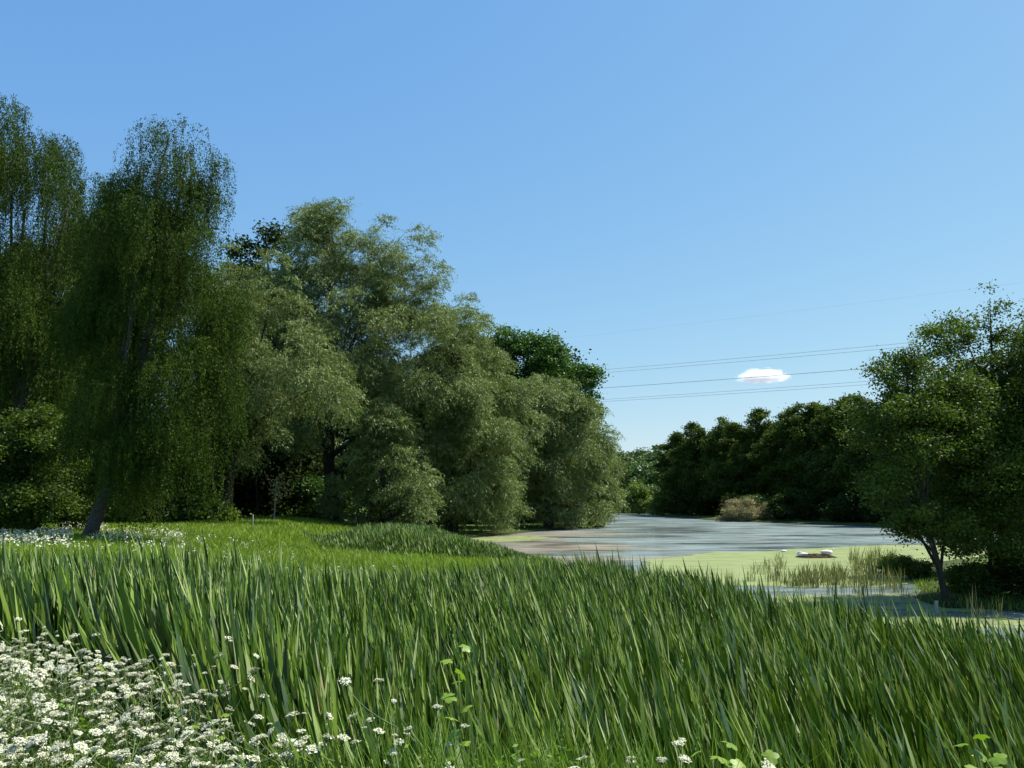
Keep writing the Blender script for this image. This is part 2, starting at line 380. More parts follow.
def foliage(rng, C, D, style, leaves, size, ll, lw, tint=.55):
    n = len(C); ct = np.clip(.5 + .30 * vnoise(C[:, 0] + C[:, 1] * .6, C[:, 2], 1.6 / size, 21) + rng.normal(size=n) * .22, 0, 1)
    sz = size * rng.uniform(.55, 1.35, n)
    idx = np.repeat(np.arange(n), leaves); m = len(idx)
    s = sz[idx][:, None]; d = D[idx]; c = C[idx]
    if style == 'broad':
        P = c + rng.normal(size=(m, 3)) * s * np.array((.42, .42, .24))
        A = rng.normal(size=(m, 3)) * np.array((1, 1, .6))
    elif style == 'willow':                  # feathery sprays that arch outwards and droop at the tip
        tw = np.repeat(rng.normal(size=(n, 5, 3)), 1, 0)
        k = rng.integers(0, 5, m); t = rng.random(m)[:, None] ** .8
        dirn = unit(tw[idx, k] * np.array((1, 1, .35)) + d * .7 + np.array((0, 0, .35)))
        P = c + dirn * t * s * 1.15 + np.array((0, 0, -1)) * (t ** 2) * s * .75 + rng.normal(size=(m, 3)) * s * .07
        A = dirn + np.array((0, 0, -1)) * 1.6 * t + rng.normal(size=(m, 3)) * .45
    elif style == 'weep':                    # long hanging strands
        ns = 3
        off = rng.normal(size=(n, ns, 3)) * np.array((.22, .22, .25)) * size
        ln = rng.uniform(.35, 1.6, (n, ns)) ** 1.3 * size * 2.1
        k = rng.integers(0, ns, m); t = rng.random(m)
        out = d * np.array((1, 1, .3)) * size * .8 * (1 - np.exp(-t * 6))[:, None] + np.array((0, 0, 1)) * (np.sin(np.clip(t * 7, 0, math.pi)) * .22 * size)[:, None]
        w = rng.normal(size=(m, 2)) * (.035 + .05 * (1 - t))[:, None]
        P = c + off[idx, k] + out + np.stack([w[:, 0], w[:, 1], -t * ln[idx, k]], -1)
        sway = np.stack([np.sin(idx * 1.7 + t * 2), np.cos(idx * 2.3 + t * 2), t * 0], -1) * .06 * (t * ln[idx, k])[:, None]
        P = P + sway
        ct = rng.random(n * ns) ** 1.3; idx = idx * ns + k
        A = np.array((0, 0, -1.0)) + rng.normal(size=(m, 3)) * .4
    r = np.clip(ct[idx] * tint + rng.random(m) * (1 - tint), 0, 1)
    return cards(rng, P, A, ll * rng.uniform(.7, 1.35, m), lw * rng.uniform(.7, 1.3, m), r)

def skeleton(rng, base, top, r0, lobes, C, nbr, bend=None):
    """trunk from base to top, limbs to every lobe, thinner boughs to some of the foliage"""
    base = np.array(base, float); top = np.array(top, float)
    mid = (base + top) / 2 + (np.array(bend) if bend is not None else rng.normal(size=3) * np.array((.03, .03, 0)) * np.linalg.norm(top - base))
    T = bez(base + np.array((0, 0, -.3)), mid, top, 14)
    R = r0 * (np.linspace(1, .18, 14)); R[0] *= 1.45; R[1] *= 1.12
    T = T + rng.normal(size=T.shape) * r0 * .10
    parts = [tube(T, R, 10)]
    ends = []
    for c, r in lobes:
        k = rng.integers(3, 9); a = T[k]
        if c[2] < a[2] + .5: k = 2; a = T[k]
        b = c + np.array((0, 0, -.1)) * r
        m = (a + b) / 2 + np.array((0, 0, .12)) * np.linalg.norm(b - a) + rng.normal(size=3) * .04 * np.linalg.norm(b - a)
        B = bez(a, m, b, 9); rr = R[k] * .55
        parts.append(tube(B, np.linspace(rr, rr * .3, 9), 6)); ends += [(q, rr * .45) for q in B[3:]]
    if len(ends) == 0: ends = [(q, r0 * .3) for q in T[4:]]
    E = np.array([e[0] for e in ends])
    for j in rng.choice(len(C), size=min(nbr, len(C)), replace=False):
        b = C[j]; dd = np.linalg.norm(E - b, axis=1); k = int(np.argmin(dd)); a = E[k]; L = dd[k]
        m = (a + b) / 2 + np.array((0, 0, .15)) * L + rng.normal(size=3) * .06 * L
        rr = ends[k][1] * .6
        parts.append(tube(bez(a, m, b, 6), np.linspace(rr, max(rr * .2, .008), 6), 4))
    return join(parts)

def tree(name, label, base, lobes, style, nc, leaves, size, ll, lw, mat, seed, r0=.25, top=None, group=None, bark='bark', nbr=60,
         inner=.22, low=-1.0, bend=None, sub=.36, cat='tree', trunk_name='trunk', crown_name='crown', wob=.14, clip=.15):
    rng = np.random.default_rng(seed)
    base = np.array(base, float)
    C, D = crown_points(rng, lobes, nc, inner, low, wob, sub)
    ok = C[:, 2] > base[2] + clip; C, D = C[ok], D[ok]
    if top is None:
        hi = max(lobes, key=lambda l: l[0][2]); top = hi[0] + np.array((0, 0, .35)) * hi[1]
    e = empty(name, base, label, cat, group)
    V, Fc, R = skeleton(rng, base, top, r0, lobes, C, nbr, bend)
    t = obj(trunk_name, mesh(trunk_name, V - base, Fc, M[bark], smooth=True), e)
    V, Fc, R = foliage(rng, C, D, style, leaves, size, ll, lw)
    V[:, 2] = np.maximum(V[:, 2], base[2] + .02 + .25 * rng.random(len(V)))
    obj(crown_name, mesh(crown_name, V - base, Fc, M[mat], R), e)
    return e

def gbase(px, Y, dx=0):
    x = (px - CX) / F * Y; return np.array((x, Y, float(ground_z(x, Y))))

L = lobe
# --- weeping birches on the left
tree('weeping_birch', 'tall leaning weeping birch with long hanging strands and dark trunk in the meadow', gbase(92, 36),
     grow([L(165, 185, 34, 48, 36.5), L(140, 185, 20, 36, 36.5), L(187, 172, 20, 40, 36.5), L(168, 158, 18, 30, 36.5), L(182, 250, 46, 60, 36.5), L(140, 260, 42, 70, 37), L(177, 335, 48, 70, 36.5), L(120, 350, 45, 90, 37.5), L(178, 420, 46, 62, 35.5), L(135, 470, 45, 45, 37), L(112, 430, 36, 50, 36), L(125, 470, 40, 30, 35.6), L(160, 470, 40, 34, 35.6), L(210, 215, 20, 40, 37)], .95, 1.1),
     'weep', 3600, 120, .72, .078, .042, 'birch', 1, r0=.27, top=at(165, 235, 36.5), bark='birch_bark', nbr=60, bend=(.9, 0, 0), inner=.22, sub=.33, clip=1.6)
tree('weeping_birch', 'broad weeping birch rising behind the bushy maple at the far left of the meadow', gbase(30, 44),
     grow([L(15, 150, 44, 50, 44), L(50, 150, 22, 40, 44), L(60, 215, 50, 55, 44.5), L(5, 230, 50, 70, 44), L(85, 280, 42, 60, 45), L(98, 245, 26, 44, 45), L(70, 200, 30, 40, 45), L(30, 320, 60, 80, 44.5), L(85, 370, 45, 60, 45), L(-40, 250, 60, 130, 44), L(20, 400, 60, 50, 45)], 1.12, 0),
     'weep', 3200, 125, .78, .088, .048, 'birch', 2, r0=.32, bark='birch_bark', nbr=70, inner=.22, sub=.36, top=at(25, 210, 44.5))
tree('field_maple', 'low round bushy maple under the weeping birches beside the white flowers', gbase(45, 41),
     grow([L(35, 460, 45, 40, 41), L(70, 480, 30, 36, 41.5), L(5, 480, 40, 45, 41), L(45, 505, 55, 25, 41)], 1.09, .15),
     'broad', 800, 70, .75, .14, .09, 'near_alder', 3, r0=.2, nbr=30)
# --- dark poplars behind
tree('dark_poplar', 'dark poplar top poking up between the weeping birch and the tallest willow', gbase(262, 84),
     [L(265, 245, 22, 30, 84), L(250, 300, 32, 50, 84), L(285, 255, 14, 24, 85), L(260, 360, 40, 70, 84), L(240, 255, 13, 22, 84)],
     'broad', 800, 60, 1.5, .36, .24, 'dark', 4, r0=.4, nbr=20)
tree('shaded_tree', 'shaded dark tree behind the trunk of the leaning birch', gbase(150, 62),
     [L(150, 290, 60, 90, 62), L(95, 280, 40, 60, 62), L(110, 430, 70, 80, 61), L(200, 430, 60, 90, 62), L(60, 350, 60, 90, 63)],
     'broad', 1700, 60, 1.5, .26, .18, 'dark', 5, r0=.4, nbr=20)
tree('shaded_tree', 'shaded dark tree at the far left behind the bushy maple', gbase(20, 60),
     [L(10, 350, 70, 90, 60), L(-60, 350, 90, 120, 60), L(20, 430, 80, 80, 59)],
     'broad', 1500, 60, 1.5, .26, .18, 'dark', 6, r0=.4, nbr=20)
# --- the willows
tree('silver_willow', 'silvery willow just right of the weeping birch with an arching clump', gbase(228, 63),
     grow([L(245, 320, 40, 50, 63), L(285, 370, 50, 38, 61.5), L(320, 385, 38, 34, 60), L(235, 400, 45, 60, 63), L(270, 300, 30, 35, 64), L(225, 280, 22, 30, 63)], 1.09, .15),
     'willow', 1700, 75, 1.0, .19, .05, 'willow', 7, r0=.5, nbr=60, inner=.15, sub=.3, top=at(250, 330, 63))
tree('white_willow', 'tallest silver green willow with a domed top left of the pond', gbase(338, 74),
     grow([L(335, 265, 55, 55, 74), L(385, 275, 48, 50, 74), L(425, 310, 42, 45, 74), L(300, 305, 45, 50, 74), L(365, 345, 60, 55, 72), L(430, 370, 52, 60, 73), L(315, 400, 60, 50, 75), L(395, 420, 45, 45, 72), L(350, 310, 50, 45, 73), L(450, 345, 38, 45, 74), L(335, 350, 40, 40, 74)], 1.09, .15),
     'willow', 7200, 70, 1.05, .20, .055, 'willow', 8, r0=.62, nbr=140, inner=.30, sub=.26)
tree('white_willow', 'rounded willow low down in front of the tallest willow at the reed edge', gbase(395, 69),
     grow([L(392, 470, 40, 40, 68.5), L(375, 440, 30, 30, 69), L(410, 510, 30, 25, 68), L(350, 500, 22, 22, 70)], 1.09, .15),
     'willow', 800, 75, 1.1, .21, .055, 'willow', 9, r0=.35, nbr=40, inner=.12)
tree('white_willow', 'leaning olive willow whose branches touch the near end of the open water', gbase(452, 77),
     grow([L(465, 400, 42, 50, 77), L(480, 450, 42, 45, 76), L(455, 480, 42, 45, 75.5), L(500, 490, 26, 38, 77), L(490, 515, 30, 18, 77), L(452, 335, 32, 44, 78), L(500, 425, 32, 45, 80), L(430, 440, 35, 50, 77)], 1.09, .15),
     'willow', 2800, 72, 1.0, .22, .06, 'willow', 10, r0=.5, nbr=70, inner=.2, sub=.26)
tree('white_willow', 'grey green willow overhanging the pond in front of the oak crown', gbase(548, 90),
     grow([L(545, 420, 38, 40, 90), L(570, 440, 32, 50, 90), L(530, 470, 35, 48, 89), L(570, 495, 30, 34, 91), L(590, 505, 24, 26, 93), L(535, 510, 30, 20, 89), L(520, 420, 25, 35, 90)], 1.09, .15),
     'willow', 2700, 70, 1.1, .25, .07, 'willow', 11, r0=.5, nbr=70, inner=.2, sub=.26)
tree('white_willow', 'small willow at the tip of the wooded point touching the water', gbase(590, 97),
     grow([L(596, 480, 17, 32, 97), L(600, 508, 14, 18, 97), L(585, 455, 16, 28, 97)], 1.09, .15),
     'willow', 420, 70, 1.2, .26, .07, 'willow', 12, r0=.3, nbr=20, inner=.12)
tree('oak', 'dark green oak crown rising behind the willows at the wooded point', gbase(520, 108),
     [L(505, 372, 38, 38, 108), L(548, 384, 40, 38, 108), L(583, 400, 28, 34, 108), L(525, 372, 34, 30, 107), L(475, 400, 35, 45, 108), L(590, 425, 15, 25, 108), L(540, 440, 55, 60, 110), L(472, 352, 22, 30, 110)],
     'broad', 2300, 60, 1.3, .32, .24, 'oak', 13, r0=.6, nbr=50)
tree('grey_poplar', 'thin pale poplar top showing over the oak crown', gbase(495, 118),
     [L(494, 352, 14, 16, 118), L(490, 372, 16, 22, 118)], 'broad', 160, 40, 1.2, .3, .2, 'willow', 14, r0=.4, nbr=16)
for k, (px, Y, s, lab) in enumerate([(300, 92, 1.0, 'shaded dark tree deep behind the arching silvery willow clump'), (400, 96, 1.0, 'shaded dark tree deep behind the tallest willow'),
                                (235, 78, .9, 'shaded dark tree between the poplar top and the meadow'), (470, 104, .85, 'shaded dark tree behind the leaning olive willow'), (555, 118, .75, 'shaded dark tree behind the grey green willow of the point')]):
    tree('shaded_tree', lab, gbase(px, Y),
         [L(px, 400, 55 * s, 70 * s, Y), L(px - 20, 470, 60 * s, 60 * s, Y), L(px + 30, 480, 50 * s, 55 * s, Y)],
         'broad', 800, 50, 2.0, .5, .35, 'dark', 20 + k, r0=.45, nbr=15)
# low understorey closing the view under the willows
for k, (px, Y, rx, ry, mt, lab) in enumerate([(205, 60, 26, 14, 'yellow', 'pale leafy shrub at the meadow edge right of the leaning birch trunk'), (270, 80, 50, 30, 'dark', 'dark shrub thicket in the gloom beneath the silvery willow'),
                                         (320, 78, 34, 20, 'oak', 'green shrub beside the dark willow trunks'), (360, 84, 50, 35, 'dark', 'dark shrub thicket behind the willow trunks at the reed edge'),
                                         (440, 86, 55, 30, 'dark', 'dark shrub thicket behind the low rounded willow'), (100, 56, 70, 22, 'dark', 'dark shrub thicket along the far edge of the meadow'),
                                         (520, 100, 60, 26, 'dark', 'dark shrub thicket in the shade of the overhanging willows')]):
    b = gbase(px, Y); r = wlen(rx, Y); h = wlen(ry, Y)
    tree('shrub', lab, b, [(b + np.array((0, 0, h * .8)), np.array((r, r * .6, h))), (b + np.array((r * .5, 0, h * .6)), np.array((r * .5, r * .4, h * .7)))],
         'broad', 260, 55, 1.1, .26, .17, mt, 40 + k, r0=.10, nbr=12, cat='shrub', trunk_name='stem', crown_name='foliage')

# --- alder wood on the right bank: three crowns built once, then copied with their parts
def proto_alder(seed, h, mat):
    rng = np.random.default_rng(seed)
    lob = []
    nl = 12
    for k in range(nl):
        f = .25 + .72 * k / (nl - 1); a = rng.uniform(0, 6.28); w = h * (.19 - .20 * max(0, f - .45))
        lob.append((np.array((math.cos(a) * w * .55, math.sin(a) * w * .55, h * f * .93)), np.array((w * .75, w * .75, h * .10)) * rng.uniform(.85, 1.2)))
    return lob
protos = []
def copy_tree(root, loc, rz, sc, label=None):
    r = root.copy(); COL.objects.link(r); r.location = tuple(loc); r.rotation_euler = (0, 0, rz); r.scale = sc
    if label: r['label'] = label
    for ch in list(root.children):
        c = ch.copy(); COL.objects.link(c); c.parent = r
    return r
# (pixel x, distance, pixel y of the top)
alders = [(672, 165, 440), (690, 152, 428), (704, 150, 424), (722, 145, 430), (738, 140, 424), (757, 140, 417), (775, 132, 419), (795, 128, 415), (812, 125, 411), (832, 120, 406), (850, 116, 403), (868, 110, 401),
          (680, 160, 440), (712, 155, 432), (745, 150, 425), (785, 142, 420), (820, 135, 412), (858, 128, 405), (885, 108, 402), (905, 100, 398), (930, 100, 396), (955, 98, 390), (985, 96, 388), (1015, 94, 385), (1040, 92, 380), (895, 118, 398), (945, 112, 395), (1000, 108, 390)]
gl = 'alders of the wood on the far bank'
labs = ['dark alder at the far left end of the right bank wood', 'pointed dark alder near the far left end of the right bank wood', 'dark alder with the first high crown of the right bank wood']
for k, (px, Y, py) in enumerate(alders):
    x = (px - CX) / F * Y; z0 = float(ground_z(x, Y)); zt = at(px, py, Y)[2]; h = (zt - z0) * (1.06 + .05 * math.sin(k * 2.7))
    lab = 'tall dark alder in the dense wood behind the far bank of the pond'
    if k < 4:
        e = tree('alder', lab, (0, 0, 0), proto_alder(60 + k, 16.0, 'alder'), 'broad', 760, 60, .95, .30, .21, 'alder', 60 + k, r0=.2, top=(0.2, 0, 15.0), nbr=26, group=gl, wob=.2)
        protos.append(e); e.location = (x, Y, z0); e.scale = (h / 16 * 1.05,) * 2 + (h / 16,)
    else:
        copy_tree(protos[k % 4], (x, Y, z0), k * 2.4, (h / 16 * 1.1,) * 2 + (h / 16,))
# bushes along the far bank
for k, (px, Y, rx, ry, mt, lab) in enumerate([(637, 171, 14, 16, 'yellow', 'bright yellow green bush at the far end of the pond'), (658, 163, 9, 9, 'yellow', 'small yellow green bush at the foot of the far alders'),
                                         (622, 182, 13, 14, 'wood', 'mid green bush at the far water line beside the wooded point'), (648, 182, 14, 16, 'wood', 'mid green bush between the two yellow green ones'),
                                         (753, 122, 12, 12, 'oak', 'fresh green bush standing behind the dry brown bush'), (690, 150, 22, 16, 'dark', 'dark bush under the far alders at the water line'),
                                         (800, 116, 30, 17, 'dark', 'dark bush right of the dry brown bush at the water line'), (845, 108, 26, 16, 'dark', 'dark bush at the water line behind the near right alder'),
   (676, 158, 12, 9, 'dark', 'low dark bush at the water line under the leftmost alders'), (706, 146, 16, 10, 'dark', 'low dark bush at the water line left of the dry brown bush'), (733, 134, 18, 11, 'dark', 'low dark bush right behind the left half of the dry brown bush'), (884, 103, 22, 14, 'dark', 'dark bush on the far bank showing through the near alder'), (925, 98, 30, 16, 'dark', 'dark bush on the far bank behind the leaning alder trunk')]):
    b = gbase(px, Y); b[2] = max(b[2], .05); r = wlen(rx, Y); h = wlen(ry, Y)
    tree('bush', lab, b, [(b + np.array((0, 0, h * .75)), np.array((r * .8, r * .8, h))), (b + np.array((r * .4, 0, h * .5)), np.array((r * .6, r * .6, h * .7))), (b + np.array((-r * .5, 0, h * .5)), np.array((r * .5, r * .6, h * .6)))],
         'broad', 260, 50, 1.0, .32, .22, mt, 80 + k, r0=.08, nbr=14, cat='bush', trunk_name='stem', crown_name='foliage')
# dry brown bush lying out over the water
b = np.array((*gp(748, 521.5), 0.0)); b[2] = .02
tree('dry_bush', 'dry straw brown bush spreading over the water in front of the dark wood', b,
     [(b + np.array((0, 0, 1.3)), np.array((3.2, 2, 1.6))), (b + np.array((-2.2, 0, .6)), np.array((1.8, 1.6, .9))), (b + np.array((2.2, 0, .7)), np.array((2.0, 1.6, .9)))],
     'broad', 420, 60, .9, .40, .07, 'dry', 95, r0=.12, nbr=90, cat='bush', trunk_name='stem', crown_name='foliage', bark='pale_bark', clip=0)
# far-off wood closing the valley
rng = np.random.default_rng(101)
parts = []
for k in range(240):
    Y = rng.uniform(215, 420); px = rng.uniform(330, 1050) if k < 200 else rng.uniform(600, 670)
    x = (px - CX) / F * Y; z = float(ground_z(x, Y)); h = rng.uniform(9, 13) * (1 + .25 * (Y > 300)); w = h * .36
    C, D = crown_points(rng, [(np.array((x, Y, z + h * .58)), np.array((w, w, h * .45)))], 42, .1)
    parts.append(foliage(rng, C, D, 'broad', 22, 2.6, .95, .75))
V, Fc, R = join(parts)
o = obj('distant_wood', mesh('distant_wood', V, Fc, M['wood'], R)); tag(o, 'distant wooded rise beyond the far end of the pond', 'woods', kind='stuff')

# --- near trees on the right
tree('alder', 'slender alder with a leaning forked trunk at the edge of the duckweed channel', gbase(938, 26.4),
     grow([L(890, 390, 26, 30, 26.5), L(925, 400, 40, 40, 26.5), L(900, 440, 42, 36, 26), L(945, 450, 50, 50, 27), L(895, 490, 36, 34, 26), L(925, 520, 45, 26, 26), L(950, 510, 45, 40, 27.5), L(915, 355, 14, 20, 26.5), L(882, 372, 12, 18, 26.5), L(884, 435, 20, 36, 27), L(888, 492, 24, 26, 27), L(900, 532, 22, 12, 27)], 1.09, .15),
     'broad', 1050, 60, .50, .090, .062, 'near_alder', 30, r0=.11, top=at(905, 360, 26.5), nbr=120, group=None, inner=.3, bend=(-.35, 0, -.3), wob=.2, sub=.44)
tree('alder', 'tallest near alder with airy top sprigs at the right side', gbase(995, 28.5),
     grow([L(990, 330, 16, 34, 28.5), L(955, 360, 32, 34, 28.5), L(1000, 370, 36, 36, 28.5), L(965, 420, 45, 45, 29), L(1010, 440, 50, 55, 28.5), L(990, 500, 50, 50, 28), L(1030, 360, 28, 34, 28.5), L(945, 345, 16, 20, 28.5), L(990, 306, 12, 22, 28.5), L(1020, 325, 18, 26, 28.5), L(962, 335, 18, 20, 28.5), L(930, 365, 20, 22, 28.5)], 1.09, .15),
     'broad', 1250, 60, .50, .092, .062, 'near_alder', 31, r0=.14, top=at(990, 335, 28.5), nbr=130, inner=.3, wob=.2)
tree('alder', 'dense dark alder cut by the right edge of the view', gbase(1050, 27),
     grow([L(1050, 380, 40, 50, 27), L(1040, 450, 45, 60, 27), L(1080, 430, 50, 80, 27), L(1045, 530, 50, 50, 27), L(1010, 520, 35, 45, 26.5)], 1.09, .15),
     'broad', 1200, 60, .5, .09, .065, 'near_alder', 32, r0=.15, nbr=60, inner=.3)
tree('alder', 'shaded alder standing behind the two near right alders', gbase(985, 36),
     [L(975, 400, 40, 50, 36), L(1010, 440, 50, 70, 36), L(960, 480, 45, 50, 36), L(1000, 540, 50, 35, 36), L(1050, 480, 50, 70, 36)],
     'broad', 1100, 55, .7, .12, .085, 'alder', 33, r0=.15, nbr=40, inner=.3)
for k, (px, Y, rx, ry, mt, lab) in enumerate([(902, 35, 22, 9, 'alder', 'low spreading alder bush in the water left of the leaning trunk'), (885, 38, 14, 7, 'alder', 'small bush at the end of the pale reed patch'),
                                         (960, 27.5, 22, 16, 'near_alder', 'leafy shrub just right of the leaning alder trunk'), (1000, 27, 30, 20, 'dark', 'dark shrub at the foot of the tallest near alder'), (1050, 26, 30, 24, 'dark', 'dark shrub under the alder at the edge of the view')]):
    b = gbase(px, Y); b[2] = max(b[2], .03); r = wlen(rx, Y); h = wlen(ry, Y)
    tree('shrub', lab, b, [(b + np.array((0, 0, h * .8)), np.array((r, r * .7, h))), (b + np.array((r * .5, 0, h * .5)), np.array((r * .5, r * .5, h * .6)))],
         'broad', 200, 50, .38, .085, .05, mt, 110 + k, r0=.035, nbr=24, cat='shrub', trunk_name='stem', crown_name='foliage')

# ------------------------------------------------------------------ blades: cattails, reeds, grass
def blades(rng, B, H, W, lean, segs, rnd, bendp=2.0, droop=0.0):
    """B (n,3) feet; H heights; W widths; lean (n,2) horizontal offset of the tip as a share of height"""
    n = len(B); t = np.linspace(0, 1, segs + 1) ** (.8 if segs > 3 else 1)
    yaw = math.radians(55) + rng.normal(size=n) * .75; S = np.stack([np.cos(yaw), np.sin(yaw), yaw * 0], -1)
    tw = rng.normal(size=n) * .5
    Vs = []
    for k, tk in enumerate(t):
        off = lean * (tk ** bendp)[..., None] if np.ndim(tk) else lean * tk ** bendp
        z = H * (tk - droop * tk ** 4)
        C = B + np.stack([off[:, 0] * H, off[:, 1] * H, z], -1)
        w = W * ((.75 + .5 * tk) if tk < .5 else max(1.0 - ((tk - .5) / .5) ** 4.5, .03))
        a = yaw + tw * tk; S = np.stack([np.cos(a), np.sin(a), a * 0], -1)
        Vs += [C - S * (w * .5)[:, None], C + S * (w * .5)[:, None]]
    V = np.stack(Vs, 1).reshape(-1, 3); q = 2 * (segs + 1)
    base = (np.arange(n) * q)[:, None, None]; s = (np.arange(segs) * 2)[None, :, None]
    Fc = (base + s + np.array((0, 1, 3, 2))[None, None, :]).reshape(-1, 4)
    return V, Fc, np.repeat(rnd, segs)

def interp_px(x, y, xs, vs):
    px = CX + x / np.maximum(y, .1) * F
    return np.interp(px, xs, vs)
EDGE_X = [-200, 0, 200, 300, 400, 500, 600, 700, 800, 900, 1024, 1200]
EDGE_Y = [10.5, 10.5, 11, 12, 13.5, 16, 17.5, 14.8, 12, 10.4, 9.3, 8.6]
TOPZ = [2.56, 2.60, 2.62, 2.42, 2.18, 2.02, 2.08, 2.09, 2.05, 1.98, 1.97, 1.97]
FRONT = [8.2, 8.0, 6.9, 5.6, 4.4, 4.0, 3.9, 3.8, 3.5, 3.5, 3.5, 3.5]
def lean_field(rng, x, y, n):
    g = vnoise(x, y, .9, 77)
    return np.stack([-.19 - .08 * g + rng.normal(size=n) * .13, .02 + .06 * vnoise(x, y, 1.1, 78) + rng.normal(size=n) * .12], -1)

def cattail_feet(rng, n, ylo, yhi):
    y = np.sqrt(rng.uniform(ylo ** 2, yhi ** 2, n)); px = rng.uniform(-60, 1090, n)
    x = (px - CX) / F * y
    e = interp_px(x, y, EDGE_X, EDGE_Y) + vnoise(x, y, .8, 5) * .7; f = interp_px(x, y, EDGE_X, FRONT) + vnoise(x, y, 1.9, 9) * .55
    ok = (y < e) & ((y > f) | ((y > f * .74) & (px > 400) & (rng.random(n) < .14)))
    return x[ok], y[ok], interp_px(x, y, EDGE_X, TOPZ)[ok]
rng = np.random.default_rng(200)
x, y, tz = cattail_feet(rng, 62000, 2.8, 18)
ok = vnoise(x, y, 3.2, 55) + rng.normal(size=len(x)) * .35 > -.35; x, y, tz = x[ok], y[ok], tz[ok]
gz = np.maximum(ground_z(x, y), -.15)
Hs = np.maximum(tz - gz, .9)
order = np.argsort(y)
# nearest 290 plants are objects of their own; the rest of the bed is one mass
near = order[:290]; rest = order[290:]
protoc = []
for k in range(10):
    r = np.random.default_rng(300 + k); n = 8
    B = np.zeros((n, 3)); B[:, :2] = r.normal(size=(n, 2)) * .035
    V, Fc, R = blades(r, B, r.uniform(.55, 1.03, n) * 1.7, r.uniform(.022, .038, n), np.stack([-.17 + r.normal(size=n) * .12, r.normal(size=n) * .10], -1), 8, r.beta(1.3, 1.5, n) * .92, 1.35)
    protoc.append(mesh('cattail', V, Fc, M['blade'], R))
for q, j in enumerate(near):
    o = obj('cattail', protoc[q % 10], None, (x[j], y[j], gz[j] - .05)); s = Hs[j] / 1.62 * rng.uniform(.85, 1.08)
    o.scale = (1, 1, s); o.rotation_euler = (0, 0, rng.normal() * .35)
    tag(o, 'green cattail of upright sword-shaped blades along the near edge of the reed bed', 'cattail', 'cattails along the near edge of the bed')
def bed(rng, x, y, gz, Hs, per, wlo, whi, segs, spread=.10, hl=.5):
    i = np.repeat(np.arange(len(x)), per); n = len(i)
    B = np.stack([x[i] + rng.normal(size=n) * spread, y[i] + rng.normal(size=n) * spread, gz[i] - .05], -1)
    clump = (vnoise(x[i], y[i], 1.4, 31) * .5 + .5) * .35
    rd = np.clip(rng.random(n) ** 1.4 * .9 + clump * .4, 0, .94); dead = rng.random(n) < .02; rd[dead] = rng.uniform(.95, 1, dead.sum())
    hh = Hs[i] * np.where(rng.random(n) < .35, rng.uniform(.84, 1.08, n), rng.uniform(hl, .92, n)) * (1 + .05 * vnoise(x[i], y[i], 1.7, 8))
    hh = hh * np.where(rng.random(n) < .03, 1.1, 1)
    return blades(rng, B, hh, rng.uniform(wlo, whi, n) * (1 + .02 * y[i]), lean_field(rng, x[i], y[i], n), segs, rd, 1.3)
print('cattail plants', len(x))
V, Fc, R = bed(rng, x[rest], y[rest], gz[rest], Hs[rest], 6, .028, .048, 5, hl=.74)
o = obj('cattail_bed', mesh('cattail_bed', V, Fc, M['blade'], R)); tag(o, 'dense green bed of cattail blades leaning left in front of the pond', 'cattails', kind='stuff')

# far band of cattails at the left end of the pond
FAR = np.array([(-11.5, 50), (-10.5, 61), (-6.2, 63), (-3.5, 57), (-1.2, 50), (1.4, 43.5), (2.8, 38), (1.6, 36), (-1, 39), (-5, 42), (-9, 43.5)])
rng = np.random.default_rng(210)
n = 60000; x = rng.uniform(-14, 4, n); y = rng.uniform(33, 66, n)
ok = sdist(x, y, FAR) + .9 * vnoise(x, y, .8, 3) < 0; x, y = x[ok][:15000], y[ok][:15000]
g = np.maximum(ground_z(x, y), -.1)
H = np.interp(x, [-9, -5, -1, 3], [1.22, 1.2, .85, .5]) * (1 - .22 * vnoise(x, y, .5, 6)) * (.45 + .55 * sstep(0, 2.4, np.abs(sdist(x, y, FAR))))
V, Fc, R = bed(rng, x, y, g, H, 4, .03, .045, 3)
o = obj('cattail_bed', mesh('cattail_bed', V, Fc, M['blade'], R)); tag(o, 'farther band of cattails curving along the pond shore below the willows', 'cattails', kind='stuff')

# meadow grass on the left
def meadow(rng, n, ylo, yhi, pxlo, pxhi, hlo, hhi, w, cond, dmin=.4):
    y = rng.uniform(ylo, yhi, n); px = rng.uniform(pxlo, pxhi, n); x = (px - CX) / F * y
    d = sdist(x, y); ok = (d > dmin) & cond(x, y); x, y = x[ok], y[ok]; n = len(x)
    B = np.stack([x, y, ground_z(x, y) - .02], -1)
    rd = np.clip(.5 + .25 * vnoise(x, y, .35, 12) + rng.normal(size=n) * .15, 0, 1)
    return blades(rng, B, rng.uniform(hlo, hhi, n), w * (y / 25) * rng.uniform(.7, 1.3, n), rng.normal(size=(n, 2)) * .35, 2, rd, 1.5)
rng = np.random.default_rng(220)
p1 = meadow(rng, 120000, 13, 44, -80, 560, .22, .48, .022, lambda x, y: sdist(x, y, FAR) > -.3)
p2 = meadow(rng, 90000, 34, 74, -80, 400, .25, .50, .026, lambda x, y: sdist(x, y, FAR) > -.3)
p3 = meadow(rng, 5000, 22, 34, 860, 1100, .08, .25, .02, lambda x, y: x > 12, -.15)
V, Fc, R = join([p1, p2, p3])
o = obj('meadow_grass', mesh('meadow_grass', V, Fc, M['grass'], R)); tag(o, 'bright green meadow grass between the cattails and the trees', 'grass', kind='stuff')

